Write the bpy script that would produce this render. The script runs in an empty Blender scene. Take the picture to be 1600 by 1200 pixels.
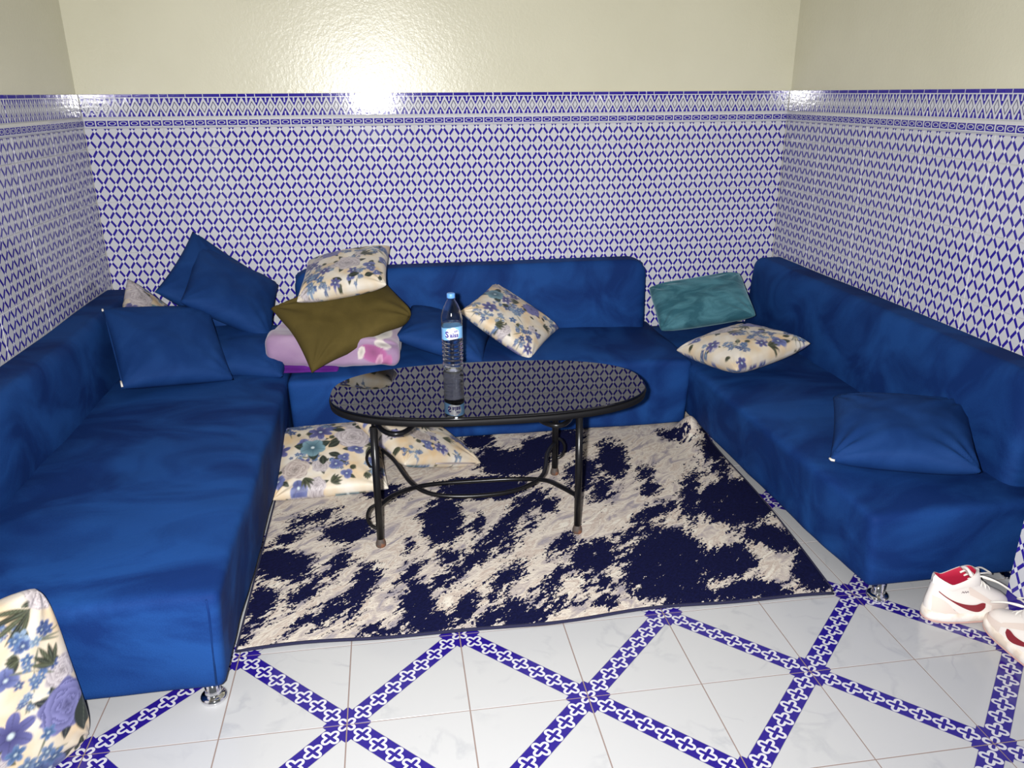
import bpy, bmesh, math, random
import numpy as np
from mathutils import Vector, Matrix, Euler, noise

random.seed(4)
scene = bpy.context.scene
C = scene.collection
rad = math.radians

# ------------------------------------------------------------------ camera
def cam_axes(a, b, c):
    ca, sa, cb, sb, cc, sc = math.cos(a), math.sin(a), math.cos(b), math.sin(b), math.cos(c), math.sin(c)
    fw = Vector((sa*cb, ca*cb, -sb)); rt = Vector((ca, -sa, 0)); dn = fw.cross(rt)
    return rt*cc + dn*sc, -rt*sc + dn*cc, fw
CAM = Vector((0.5174, -2.0675, 1.5792))
cam_d = bpy.data.cameras.new('camera'); cam = bpy.data.objects.new('camera', cam_d); C.objects.link(cam)
r_, d_, f_ = cam_axes(0.1502, 0.3493, 0.0059)
mw = Matrix((r_, -d_, -f_)).transposed().to_4x4(); mw.translation = CAM
cam.matrix_world = mw
cam_d.sensor_width = 36; cam_d.lens = 1246.9/1600*36; cam_d.clip_start = 0.02
scene.camera = cam

# ------------------------------------------------------------------ light
w = bpy.data.worlds.new('world'); scene.world = w; w.use_nodes = True
bg = w.node_tree.nodes['Background']; bg.inputs[0].default_value = (0.86, 0.92, 1.0, 1); bg.inputs[1].default_value = 0.14
fl = bpy.data.lights.new('camera_flash', 'AREA'); fl.shape = 'DISK'; fl.size = 0.05; fl.energy = 112; fl.spread = rad(138); fl.color = (1.0, 0.985, 0.97)
flo = bpy.data.objects.new('camera_flash', fl); C.objects.link(flo)
mf = mw.copy(); mf.translation = CAM + Vector((-0.09, 0.0, 0.02)); flo.matrix_world = mf
vs = scene.view_settings
vs.view_transform = 'Standard'; vs.look = 'None'; vs.exposure = -0.06; vs.gamma = 1.0; vs.use_curve_mapping = False

# ------------------------------------------------------------------ node helpers
def srgb(r, g, b):
    f = lambda c: (c/255/12.92) if c/255 <= 0.04045 else ((c/255+0.055)/1.055)**2.4
    return (f(r), f(g), f(b), 1)
class X:                                    # a float socket with operators
    def __init__(s, nt, v): s.nt, s.v = nt, v
    def op(s, o, *a):
        n = s.nt.nodes.new('ShaderNodeMath'); n.operation = o
        for i, q in enumerate((s,)+a):
            q = q.v if isinstance(q, X) else q
            if isinstance(q, (int, float)): n.inputs[i].default_value = q
            else: s.nt.links.new(q, n.inputs[i])
        return X(s.nt, n.outputs[0])
    def __add__(s, o): return s.op('ADD', o)
    def __sub__(s, o): return s.op('SUBTRACT', o)
    def __rsub__(s, o): return X(s.nt, o).op('SUBTRACT', s) if isinstance(o, X) else (s*-1)+o
    def __mul__(s, o): return s.op('MULTIPLY', o)
    def __truediv__(s, o): return s.op('DIVIDE', o)
    def __lt__(s, o): return s.op('LESS_THAN', o)
    def __gt__(s, o): return s.op('GREATER_THAN', o)
    def fr(s): return s.op('FRACT')
    def ab(s): return s.op('ABSOLUTE')
    def mx(s, o): return s.op('MAXIMUM', o)
    def mn(s, o): return s.op('MINIMUM', o)
    def sq(s): return s.op('POWER', 0.5)
def mat(name, rough=0.5, col=(0.8, 0.8, 0.8, 1), **kw):
    m = bpy.data.materials.new(name); m.use_nodes = True
    b = m.node_tree.nodes['Principled BSDF']
    b.inputs['Base Color'].default_value = col if len(col) == 4 else (*col, 1); b.inputs['Roughness'].default_value = rough
    for k, v in kw.items(): b.inputs[k.replace('_', ' ')].default_value = v
    return m, m.node_tree, b
def uvx(nt):
    t = nt.nodes.new('ShaderNodeUVMap'); s = nt.nodes.new('ShaderNodeSeparateXYZ'); nt.links.new(t.outputs[0], s.inputs[0])
    return X(nt, s.outputs[0]), X(nt, s.outputs[1])
def mixc(nt, fac, a, b):
    n = nt.nodes.new('ShaderNodeMix'); n.data_type = 'RGBA'
    for i, q in ((0, fac), (6, a), (7, b)):
        q = q.v if isinstance(q, X) else q
        if isinstance(q, (int, float, tuple)): n.inputs[i].default_value = q
        else: nt.links.new(q, n.inputs[i])
    return n.outputs[2]
def noise_n(nt, scale, detail=2, rough=0.5, coord='Object', stretch=None, dist=0.0, offset=None):
    tc = nt.nodes.new('ShaderNodeTexCoord'); n = nt.nodes.new('ShaderNodeTexNoise')
    n.inputs['Scale'].default_value = scale; n.inputs['Detail'].default_value = detail; n.inputs['Roughness'].default_value = rough
    n.inputs['Distortion'].default_value = dist
    src = tc.outputs[coord]
    if coord == 'World':
        pass
    if stretch or offset:
        mp = nt.nodes.new('ShaderNodeMapping'); mp.inputs['Scale'].default_value = stretch or (1, 1, 1)
        if offset: mp.inputs['Location'].default_value = offset
        nt.links.new(src, mp.inputs[0]); src = mp.outputs[0]
    nt.links.new(src, n.inputs[0])
    return X(nt, n.outputs[0])
def ramp(nt, x, pts):
    n = nt.nodes.new('ShaderNodeValToRGB'); e = n.color_ramp.elements
    while len(e) < len(pts): e.new(0.5)
    for q, (p, c) in zip(e, pts): q.position = p; q.color = c
    nt.links.new(x.v, n.inputs[0]); return n.outputs[0]
def bump(nt, b, h, strength, dist):
    n = nt.nodes.new('ShaderNodeBump'); n.inputs['Strength'].default_value = strength; n.inputs['Distance'].default_value = dist
    nt.links.new(h.v if isinstance(h, X) else h, n.inputs['Height']); nt.links.new(n.outputs[0], b.inputs['Normal'])

BLUE = srgb(44, 32, 140)
WHITE = srgb(206, 207, 214)

# wall tile: bars of diamonds, 7 x 3 to a tile (uv in diamonds)
m_wall, nt, b = mat('diamond_wall_tile', 0.07, WHITE)
u, v = uvx(nt); fa = ((u+v).fr()-0.5).ab(); fb = ((u-v).fr()-0.5).ab()
bar = ((fa < 0.118)*(fb > 0.145)).mx((fb < 0.118)*(fa > 0.145))
node_ = (fa+fb) < 0.2
nt.links.new(mixc(nt, bar, mixc(nt, node_, srgb(192, 193, 199), srgb(210, 210, 221)), BLUE), b.inputs['Base Color'])
bump(nt, b, noise_n(nt, 14, 1), 0.03, 0.01)

# frieze tile (uv: 9 diamonds across, 0-1 up)
m_frieze, nt, b = mat('frieze_tile', 0.085, WHITE)
u, v = uvx(nt)
barz = (v > 0.855)*(v < 0.985)
brk = ((u/1.8).fr()-0.5).ab() < 0.022
wv = v/0.82; dw = (wv-0.5).ab()*2
du = (u.fr()-0.5).ab()*2
r = du+dw
zone = (v > 0.02)*(v < 0.815)
tri = (r > 1.085)*zone
notch = ((1.0-du) < 0.16)*(dw > 0.48)
inner = ((r-0.56).ab() < 0.085)*zone
blue = (tri*(1.0-notch)).mx(barz*(1.0-brk))
c1 = mixc(nt, inner, srgb(196, 197, 203), srgb(62, 58, 98))
nt.links.new(mixc(nt, blue, c1, BLUE), b.inputs['Base Color'])
relief = ((r-1.0).ab() < 0.17)*zone
bump(nt, b, relief+noise_n(nt, 60, 2)*0.7, 0.22, 0.002)

# listel moulding (uv: 8 cells across)
m_listel, nt, b = mat('listel_tile', 0.1, WHITE)
u, v = uvx(nt); band = (v > 0.2)*(v < 0.7)
du = (u.fr()-0.5).ab(); dv = (v-0.45)
e = (du*du)/(0.33*0.33)+(dv*dv)/(0.17*0.17)
ring = (e > 0.55)*(e < 1.0)
white = ring.mx(du > 0.44)
nt.links.new(mixc(nt, band*(1.0-white), srgb(198, 199, 205), BLUE), b.inputs['Base Color'])
bump(nt, b, ring*band+noise_n(nt, 90, 2)*0.6, 0.3, 0.002)

m_base, nt, b = mat('navy_skirting_tile', 0.08, srgb(36, 24, 118))
m_grout, nt, b = mat('wall_grout', 0.8, srgb(190, 190, 194))
m_fgrout, nt, b = mat('floor_grout', 0.85, srgb(126, 110, 104))

# plaster
m_plaster, nt, b = mat('cream_gloss_paint', 0.24, srgb(204, 200, 180))
n1 = noise_n(nt, 1.6, 3); n2 = noise_n(nt, 60, 4, 0.65)
nt.links.new(ramp(nt, n1, [(0.3, srgb(199, 196, 174)), (0.7, srgb(208, 205, 184))]), b.inputs['Base Color'])
b.inputs['Specular IOR Level'].default_value = 0.32
bump(nt, b, n2+n1*2.0, 0.24, 0.005)
m_ceiling, nt, b = mat('ceiling_paint', 0.8, srgb(196, 192, 178))

# floor tile: diagonal band of quatrefoils on white marble glaze (uv 0-1, band along u=v)
m_floor, nt, b = mat('banded_floor_tile', 0.13, WHITE)
u, v = uvx(nt)
p = (u+v)*4.0; q = (u-v)*4.0                       # 8 periods on the diagonal
pp = (p+0.5).fr()-0.5                               # crosses between tile nodes at integers
pa, qa = pp.ab(), q.ab()
L = 0.29
d1 = ((pa-L).mx(0.0)); d1 = (d1*d1+qa*qa)
d2 = ((qa-L).mx(0.0)); d2 = (d2*d2+pa*pa)
dd = d1.mn(d2)
cdist = (u+v).mn(2.0-(u+v)); corner = (cdist < 0.20)*(qa < 0.74)
inband = (qa < 0.5).mx(corner)
blue = inband*((dd < 0.075*0.075).mx(dd > 0.195*0.195))
edge = (qa > 0.5)*(qa < 0.518)*(1.0-corner)
oi = nt.nodes.new('ShaderNodeObjectInfo')
tc = nt.nodes.new('ShaderNodeTexCoord'); ad = nt.nodes.new('ShaderNodeVectorMath'); ad.operation = 'ADD'
sc = nt.nodes.new('ShaderNodeVectorMath'); sc.operation = 'SCALE'; sc.inputs[3].default_value = 31.0
cb = nt.nodes.new('ShaderNodeCombineXYZ')
for i in range(3): nt.links.new(oi.outputs['Random'], cb.inputs[i])
nt.links.new(cb.outputs[0], sc.inputs[0]); nt.links.new(tc.outputs['Object'], ad.inputs[0]); nt.links.new(sc.outputs[0], ad.inputs[1])
nn = nt.nodes.new('ShaderNodeTexNoise'); nn.inputs['Scale'].default_value = 5; nn.inputs['Detail'].default_value = 5; nn.inputs['Distortion'].default_value = 0.5
nt.links.new(ad.outputs[0], nn.inputs[0]); nv = X(nt, nn.outputs[0])
nm = nt.nodes.new('ShaderNodeTexNoise'); nm.inputs['Scale'].default_value = 6; nt.links.new(ad.outputs[0], nm.inputs[0])
vein = (1.0-(((nv-0.5).ab())*28.0).mn(1.0))*((X(nt, nm.outputs[0])-0.5)*6.0).mx(0.0).mn(1.0)
cw = mixc(nt, vein*0.4, srgb(170, 171, 173), srgb(138, 142, 148))
cw = mixc(nt, edge*0.6, cw, srgb(90, 84, 96))
nt.links.new(mixc(nt, blue, mixc(nt, inband, cw, srgb(184, 184, 192)), srgb(33, 20, 116)), b.inputs['Base Color'])

def velvet(name, dark, light, sheen, tint, scale=2.3, stretch=(1, 1.6, 1.6), rough=0.75):
    m, nt, b = mat(name, rough, dark)
    n1 = noise_n(nt, scale, 3.5, 0.52, stretch=stretch, dist=0.9); n2 = noise_n(nt, 240, 2)
    x = (n1+(n2-0.5)*0.12)
    nt.links.new(ramp(nt, x, [(0.40, dark), (0.63, light)]), b.inputs['Base Color'])
    b.inputs['Sheen Weight'].default_value = sheen; b.inputs['Sheen Roughness'].default_value = 0.42; b.inputs['Sheen Tint'].default_value = tint
    b.inputs['Specular IOR Level'].default_value = 0.1
    bump(nt, b, n1*2.0+n2*0.4, 0.25, 0.006)
    return m
m_velvet = velvet('blue_velvet', (0.0034, 0.021, 0.108, 1), (0.0085, 0.048, 0.190, 1), 0.0, (0.10, 0.30, 0.85, 1))
m_bluecush = velvet('blue_suede', (0.005, 0.028, 0.120, 1), (0.008, 0.038, 0.148, 1), 0.0, (0.10, 0.28, 0.8, 1), 5, (1, 1, 1))
m_teal = velvet('teal_velvet', (0.022, 0.085, 0.115, 1), (0.06, 0.17, 0.21, 1), 0.45, (0.5, 0.8, 0.9, 1), 7, (1, 2.5, 1))
m_olive = velvet('olive_cotton', srgb(74, 64, 32), srgb(82, 71, 36), 0.0, (0.6, 0.5, 0.3, 1), 6, (1, 1, 1), 0.85)
m_purple = velvet('purple_fleece', srgb(74, 24, 104), srgb(92, 34, 124), 0.1, (0.7, 0.4, 0.9, 1), 9, (1, 1, 1))
m_chrome, nt, b = mat('chrome', 0.06, (0.82, 0.82, 0.84, 1), Metallic=1.0)
m_iron, nt, b = mat('black_painted_iron', 0.30, (0.004, 0.004, 0.005, 1)); b.inputs['Specular IOR Level'].default_value = 0.3
bump(nt, b, noise_n(nt, 60, 2), 0.15, 0.002)
m_rim, nt, b = mat('matt_black_rim', 0.6, (0.004, 0.004, 0.005, 1)); b.inputs['Specular IOR Level'].default_value = 0.2
m_cap, nt, b = mat('worn_foot_cap', 0.7, srgb(78, 68, 62))
n1 = noise_n(nt, 40, 3)
nt.links.new(ramp(nt, n1, [(0.45, srgb(66, 58, 54)), (0.7, srgb(120, 72, 44))]), b.inputs['Base Color'])
m_glass_top, nt, b = mat('black_table_glass', 0.012, (0.003, 0.003, 0.0035, 1)); b.inputs['IOR'].default_value = 1.62
def attr_mat(name, rough, sheen=0.0, spec=0.3, fine=0.0):
    m, nt, b = mat(name, rough)
    a = nt.nodes.new('ShaderNodeAttribute'); a.attribute_name = 'print'
    nt.links.new(a.outputs['Color'], b.inputs['Base Color'])
    b.inputs['Sheen Weight'].default_value = sheen; b.inputs['Specular IOR Level'].default_value = spec
    bump(nt, b, noise_n(nt, 30, 3, 0.6), 0.25, 0.006)
    return m
m_floral = attr_mat('floral_satin', 0.5, 0.05, 0.3)
m_lilac = attr_mat('lilac_fleece_print', 0.8, 0.35, 0.1)
m_zip, nt, b = mat('zip_tape', 0.5, srgb(150, 140, 138))
m_zipend, nt, b = mat('zip_end', 0.4, srgb(215, 210, 200))

# ------------------------------------------------------------------ object helpers
def mesh_obj(name, verts, faces, m=None, parent=None, smooth=False, uvs=None, loc=None):
    me = bpy.data.meshes.new(name); me.from_pydata([tuple(q) for q in verts], [], faces)
    if uvs is not None:
        l = me.uv_layers.new(name='UVMap')
        vi = np.empty(len(me.loops), dtype=np.int32); me.loops.foreach_get('vertex_index', vi)
        l.data.foreach_set('uv', np.asarray(uvs, dtype=np.float32)[vi].ravel())
    if smooth: me.polygons.foreach_set('use_smooth', [True]*len(me.polygons))
    if m: me.materials.append(m)
    me.update()
    return link(name, me, parent, loc)
def link(name, me, parent=None, loc=None):
    o = bpy.data.objects.new(name, me); C.objects.link(o)
    if parent is not None: o.parent = parent
    if loc is not None: o.location = loc
    return o
def thing(name, label, cat, loc=(0, 0, 0), rot=(0, 0, 0), group=None):
    o = bpy.data.objects.new(name, None); C.objects.link(o); o.location = loc; o.rotation_euler = rot
    return tag(o, label, cat, group)
def tag(o, label, cat, group=None):
    o['label'] = label; o['category'] = cat
    if group: o['group'] = group
    return o
def struct(o, label=None):
    o['kind'] = 'structure'
    if label: o['label'] = label
    return o
def box(x0, x1, y0, y1, z0, z1):
    v = [(x, y, z) for z in (z0, z1) for y in (y0, y1) for x in (x0, x1)]
    return v, [(0, 2, 3, 1), (4, 5, 7, 6), (0, 1, 5, 4), (2, 6, 7, 3), (0, 4, 6, 2), (1, 3, 7, 5)]
def tube(path, rads, seg=10, closed=False):
    P = [Vector(p) for p in path]; n = len(P); rads = rads if hasattr(rads, '__len__') else [rads]*n
    V, Fc = [], []; t0 = None; nrm = None
    for i in range(n):
        a = P[i-1] if (i > 0 or closed) else P[i]; c = P[(i+1) % n] if (i < n-1 or closed) else P[i]
        t = (c-a).normalized()
        if nrm is None:
            nrm = t.orthogonal().normalized()
        else:
            nrm = (nrm - t*nrm.dot(t)); nrm = nrm.normalized() if nrm.length > 1e-6 else t.orthogonal().normalized()
        bn = t.cross(nrm)
        for k in range(seg):
            a_ = 2*math.pi*k/seg; V.append(P[i]+(nrm*math.cos(a_)+bn*math.sin(a_))*rads[i])
    for i in range(n if closed else n-1):
        j = (i+1) % n
        for k in range(seg):
            l = (k+1) % seg; Fc.append((i*seg+k, i*seg+l, j*seg+l, j*seg+k))
    if not closed:
        Fc.append(tuple(range(seg-1, -1, -1))); Fc.append(tuple((n-1)*seg+k for k in range(seg)))
    return V, Fc
def lathe(prof, seg=24, cap=True):
    V, Fc = [], []
    for r, z in prof:
        for k in range(seg):
            a = 2*math.pi*k/seg; V.append((r*math.cos(a), r*math.sin(a), z))
    for i in range(len(prof)-1):
        for k in range(seg):
            l = (k+1) % seg; Fc.append((i*seg+k, i*seg+l, (i+1)*seg+l, (i+1)*seg+k))
    if cap:
        Fc.append(tuple(range(seg-1, -1, -1))); Fc.append(tuple((len(prof)-1)*seg+k for k in range(seg)))
    return V, Fc
def join(*parts):
    V, Fc = [], []
    for v, f in parts:
        n = len(V); V += list(v); Fc += [tuple(i+n for i in q) for q in f]
    return V, Fc
def smooth_path(pts, n=8, closed=False):
    P = [Vector(p) for p in pts]; out = []; m = len(P)
    rng = range(m if closed else m-1)
    for i in rng:
        g = lambda k: P[k % m] if closed else P[max(0, min(m-1, k))]
        p0, p1, p2, p3 = g(i-1), g(i), g(i+1), g(i+2)
        for k in range(n):
            t = k/n
            out.append(0.5*((2*p1)+(p2-p0)*t+(2*p0-5*p1+4*p2-p3)*t*t+(3*p1-p0-3*p2+p3)*t**3))
    if not closed: out.append(P[-1])
    return out

# ------------------------------------------------------------------ room shell
XL, XR, YB, ZT = -0.889, 2.658, 2.165, 1.587
YN = -2.6; ZC = 2.75; TH = 0.012
def tile_mesh(w, h, uv, m, key, cache={}, c=0.0016, t=TH):
    k = (round(w, 4), round(h, 4), tuple(round(q, 4) for q in uv), key)
    if k in cache: return cache[k]
    V, UV = [], []
    for y, i in ((0, c), (c, 0), (t, 0)):
        for (x, z) in ((i, i), (w-i, i), (w-i, h-i), (i, h-i)):
            V.append((x, y, z)); UV.append((uv[0]+(uv[1]-uv[0])*x/w, uv[2]+(uv[3]-uv[2])*z/h))
    Fc = [(0, 1, 2, 3)]
    for a in (0, 4):
        for i in range(4): Fc.append((a+i, a+4+i, a+4+(i+1) % 4, a+(i+1) % 4))
    o = mesh_obj('t', V, Fc, m, uvs=UV); me = o.data; me.name = 'tile'; bpy.data.objects.remove(o)
    cache[k] = me; return me
def listel_mesh(w, u0, u1, cache={}):
    k = (round(w, 4), round(u0, 4), round(u1, 4))
    if k in cache: return cache[k]
    pr = [(TH, 0), (-0.001, 0), (-0.006, 0.006), (-0.0085, 0.016), (-0.009, 0.026), (-0.007, 0.038), (-0.003, 0.046), (0.001, 0.049), (TH, 0.049)]
    V, UV, Fc = [], [], []
    for x, uu in ((0, u0), (w, u1)):
        for y, z in pr: V.append((x, y, z)); UV.append((uu, z/0.049))
    n = len(pr)
    for i in range(n-1): Fc.append((i, n+i, n+i+1, i+1))
    Fc += [tuple(range(n)), tuple(range(2*n-1, n-1, -1))]
    o = mesh_obj('t', V, Fc, m_listel, uvs=UV); me = o.data; me.name = 'listel'; bpy.data.objects.remove(o)
    cache[k] = me; return me
G = 0.0022
def tile_wall(wall, origin, rotz, length, first, listel_first, zlow=0.0, ztop=ZT):
    """tiles on a wall whose local x runs along it, from 0 to length; first = width of first cut tile"""
    R = Matrix.Rotation(rotz, 4, 'Z'); R.translation = Vector(origin)
    def put(name, me, x, z):
        o = link(name, me, wall); o.matrix_world = R @ Matrix.Translation((x, 0, z)); return o
    def cols(f, wd):
        xs = [0.0]; x = f
        while x < length-0.004: xs.append(x); x += wd
        xs.append(length); out = []
        for i in range(len(xs)-1):
            a, b_ = xs[i], xs[i+1]
            full0 = 1.0 - min(1.0, (b_-a)/wd) if i == 0 else 0.0       # the first piece keeps its right end
            out.append((a, b_-a, full0, full0+(b_-a)/wd))
        return out
    rows = [(0.087+0.25*i, 0.25, 0, 3) for i in range(5)] + [(1.337, 0.095, 0, 3*0.095/0.25)]
    for x, wd, a, b_ in cols(first, 0.4):
        for z, h, v0, v1 in rows:
            if z+h <= ztop+0.001:
                put('wall_tile', tile_mesh(wd-G, h-G, (7*a, 7*b_, v0, v1), m_wall, 'w'), x+G/2, z+G/2)
        put('frieze_tile', tile_mesh(wd-G, 0.1055-G, (9*a, 9*b_, 0, 1), m_frieze, 'f'), x+G/2, 1.4815+G/2)
    for x, wd, a, b_ in cols(listel_first, 0.4):
        put('listel_tile', listel_mesh(wd-0.001, 8*a, 8*b_), x+0.0005, 1.4325)
    for x, wd, a, b_ in cols(0.1, 0.1):
        put('skirting_tile', tile_mesh(wd-G, 0.087-G, (0, 1, 0, 1), m_base, 'b'), x+G/2, G/2)
def wall(name, boxes, bed, label):
    V, Fc = join(*[box(*q) for q in boxes])
    o = struct(mesh_obj(name, V, Fc, m_plaster), label)
    g = mesh_obj('grout_bed', *box(*bed), m_grout, parent=o)
    return o
e0 = 0.0035
wb = wall('wall_back', [(XL-0.16, XR+0.16, YB+TH, YB+0.16, 0, ZC)], (XL, XR, YB+e0, YB+TH, 0, ZT-0.002), 'cream back wall with blue diamond tile wainscot')
tile_wall(wb, (XL, YB, 0), 0.0, XR-XL, 0.359, 0.359)
wl = wall('wall_left', [(XL-0.16, XL-TH, YN, YB+TH, 0, ZC)], (XL-TH, XL-e0, YN, YB, 0, ZT-0.002), 'cream left wall with blue diamond tile wainscot')
tile_wall(wl, (XL, -0.6, 0), math.pi/2, YB+0.6, 0.365, 0.2)
wr = wall('wall_right', [(XR+TH, XR+0.16, -0.18, YB+TH, 0, ZC)], (XR+e0, XR+TH, -0.18, YB, 0, ZT-0.002), 'cream right wall with blue diamond tile wainscot')
tile_wall(wr, (XR, YB, 0), -math.pi/2, YB+0.18, 0.37, 0.37)
PX, PY = 2.392, -0.168
wp = wall('wall_right_return', [(PX+TH, XR+0.16, YN, PY-TH, 0, ZC)], (PX+e0, PX+TH, YN, PY-TH, 0, ZT-0.002), 'tiled end of wall at the right edge')
bpy_ = mesh_obj('grout_bed', *box(PX+TH, XR+TH, PY-TH, PY-e0, 0, ZT-0.002), m_grout, parent=wp)
tile_wall(wp, (PX, PY, 0), -math.pi/2, 1.2, 0.33, 0.33)
tile_wall(wp, (XR, PY, 0), math.pi, XR-PX-TH, 0.27, 0.27)
ce = struct(mesh_obj('ceiling', *box(XL-0.16, XR+0.16, YN, YB+0.16, ZC, ZC+0.12), m_ceiling))

# floor of separate tiles
fl_ = struct(mesh_obj('floor', *box(XL-0.16, XR+0.16, YN, YB+0.16, -0.09, -0.0012), m_fgrout), 'white floor tiles with blue lattice bands')
S = 0.33; GF = 0.0034
def floor_tile(x0, x1, y0, y1, i, j, cache={}):
    flip = (i+j) % 2
    k = (round(x0-i*S, 4), round(x1-i*S, 4), round(y0-j*S, 4), round(y1-j*S, 4), flip)
    if k not in cache:
        a0, a1, b0, b1 = (x0-i*S)/S, (x1-i*S)/S, (y0-j*S)/S, (y1-j*S)/S
        V, UV = [], []; c = 0.0005
        for z, ins in ((0, c), (-c, 0), (-0.0018, 0)):
            for (sx, sy) in ((0, 0), (1, 0), (1, 1), (0, 1)):
                x = (x1-GF/2-ins if sx else x0+GF/2+ins); y = (y1-GF/2-ins if sy else y0+GF/2+ins)
                uu, vv = (x-i*S)/S, (y-j*S)/S
                V.append((x-x0, y-y0, z)); UV.append((1-uu if flip else uu, vv))
        Fc = [(0, 1, 2, 3)]
        for a in (0, 4):
            for q in range(4): Fc.append((a+q, a+4+q, a+4+(q+1) % 4, a+(q+1) % 4))
        o = mesh_obj('t', V, Fc, m_floor, uvs=UV); cache[k] = o.data; o.data.name = 'floor_tile'; bpy.data.objects.remove(o)
    link('floor_tile', cache[k], fl_, (x0, y0, 0))
for i in range(-3, 9):
    for j in range(-8, 7):
        x0, x1 = max(i*S, XL), min((i+1)*S, XR); y0, y1 = max(j*S, YN), min((j+1)*S, YB)
        if j*S < PY-S-0.01: x1 = min(x1, PX)
        if x1-x0 > 0.01 and y1-y0 > 0.01: floor_tile(x0, x1, y0, y1, i, j)

# ------------------------------------------------------------------ sofas
def soft_box(h, r, n, fn=None):
    """box of half sizes h with rounded edges (r: radius), n segments per axis; fn edits each point"""
    bm = bmesh.new(); idx = {}
    hx, hy, hz = h; nx, ny, nz = n
    def lin(k, m, hh):                          # denser near the ends
        t = -1+2*k/m; return hh*(abs(t)**0.72)*(1 if t >= 0 else -1)
    def V(i, j, k):
        key = (i, j, k)
        if key not in idx:
            p = Vector((lin(i, nx, hx), lin(j, ny, hy), lin(k, nz, hz)))
            q = Vector([max(-(hh-r), min(hh-r, c)) for c, hh in zip(p, h)])
            d = p-q
            if d.length > 1e-7: p = q+d.normalized()*min(r, max(abs(c) for c in d)) if True else p
            if fn: p = fn(p)
            idx[key] = bm.verts.new(p)
        return idx[key]
    for i in range(nx):
        for j in range(ny):
            bm.faces.new((V(i, j, 0), V(i, j+1, 0), V(i+1, j+1, 0), V(i+1, j, 0)))
            bm.faces.new((V(i, j, nz), V(i+1, j, nz), V(i+1, j+1, nz), V(i, j+1, nz)))
    for i in range(nx):
        for k in range(nz):
            bm.faces.new((V(i, 0, k), V(i+1, 0, k), V(i+1, 0, k+1), V(i, 0, k+1)))
            bm.faces.new((V(i, ny, k), V(i, ny, k+1), V(i+1, ny, k+1), V(i+1, ny, k)))
    for j in range(ny):
        for k in range(nz):
            bm.faces.new((V(0, j, k), V(0, j, k+1), V(0, j+1, k+1), V(0, j+1, k)))
            bm.faces.new((V(nx, j, k), V(nx, j+1, k), V(nx, j+1, k+1), V(nx, j, k+1)))
    return bm
def bm_obj(name, bm, m, parent=None, loc=None):
    me = bpy.data.meshes.new(name); bm.to_mesh(me); bm.free(); me.materials.append(m)
    me.polygons.foreach_set('use_smooth', [True]*len(me.polygons)); me.update()
    return link(name, me, parent, loc)
def nz3(p, s, o=0.0): return noise.noise(Vector((p[0]*s+o, p[1]*s+o*1.7, p[2]*s-o)))
FOOT = lathe([(0.021, 0.06), (0.021, 0.024), (0.023, 0.019), (0.030, 0.017), (0.035, 0.013), (0.0365, 0.008), (0.0365, 0.004), (0.034, 0.0)], 32)
def sofa(label, loc, rotz, length, depth, seat_h, back_h, back_len, back_off, back_t, crown, seed, near_seam=None, feet=(), flare=0.02, lean=0.03, zb=0.055, taper=0.0):
    """local: x across from the back (0) to the front (depth), y along (0..length), z up; back at x=0"""
    root = thing('sofa', label, 'sofa', loc, (0, 0, rotz))
    h = (depth/2, length/2, (seat_h-zb)/2)
    def fs(p):
        x, y, z = p; top = (z+h[2])/(2*h[2])
        cr = crown*(1-abs(x/h[0])**3)*(1-abs(y/h[1])**6)
        z2 = z+cr*max(0, top)**2
        k = flare*top-taper*max(0.0, 0.5+y/(2*h[1]))**3
        x2 = x*(1+k/h[0]) if x > 0 else x; y2 = y*(1+0.5*k/h[1]) if (y < 0 and near_seam) or (y > 0 and not near_seam) else y
        z2 += 0.010*nz3((x, y, 0), 2.6, seed)*top + 0.004*nz3((x, y, 0), 8, seed)*top
        if x > 0.2*h[0]: x2 += 0.008*nz3((0, y, z), 3.5, seed+3)+0.003*nz3((0, y, z), 11, seed+1)
        if y < -0.5*h[1]: y2 += 0.005*nz3((x, 0, z), 5, seed+5)
        return Vector((x2, y2, z2))
    seat = bm_obj('seat', soft_box(h, 0.024, (40, 100, 18), fs), m_velvet, root, (h[0], h[1], zb+h[2]))
    bh = (back_t/2, back_len/2, (back_h-seat_h+0.06)/2)
    def fb(p):
        x, y, z = p; t = (z+bh[2])/(2*bh[2])
        bul = 0.020*(1-abs(z/bh[2])**2)*(1-abs(y/bh[1])**8) if x > 0 else 0
        if x < -(bh[0]-0.045) and z > bh[2]-0.045: z = bh[2]
        k = max(0.0, x/bh[0]); x2 = x+(bul-lean*t+0.006*nz3((0, y, z), 4, seed+9))*k
        z2 = z+0.006*nz3((0, y, 0), 2.2, seed+2)*t
        c = max(0, abs(y)-(bh[1]-0.09))/0.09; z2 -= 0.05*c*c*t*t*0.8
        return Vector((x2, y, z2))
    bm_obj('backrest', soft_box(bh, 0.045, (12, 90, 20), fb), m_velvet, root, (bh[0]+0.004, back_off+bh[1], seat_h-0.06+bh[2]))
    for fx, fy in feet:
        mesh_obj('foot', *FOOT, m_chrome, root, True, loc=(fx, fy, 0))
    if near_seam:                                       # stitched vertical seam and top seam on the end panel
        x0 = depth-0.006
        V, Fc = tube([(x0-0.012+flare*0.0, -0.001, zb+0.02), (x0-0.012+flare*0.6, -0.004-flare*0.3, seat_h-0.05), (x0-0.018+flare*0.8, 0.002-flare*0.5, seat_h-0.012)], 0.003, 6)
        mesh_obj('seam', V, Fc, m_velvet, root, True)
    return root
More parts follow.
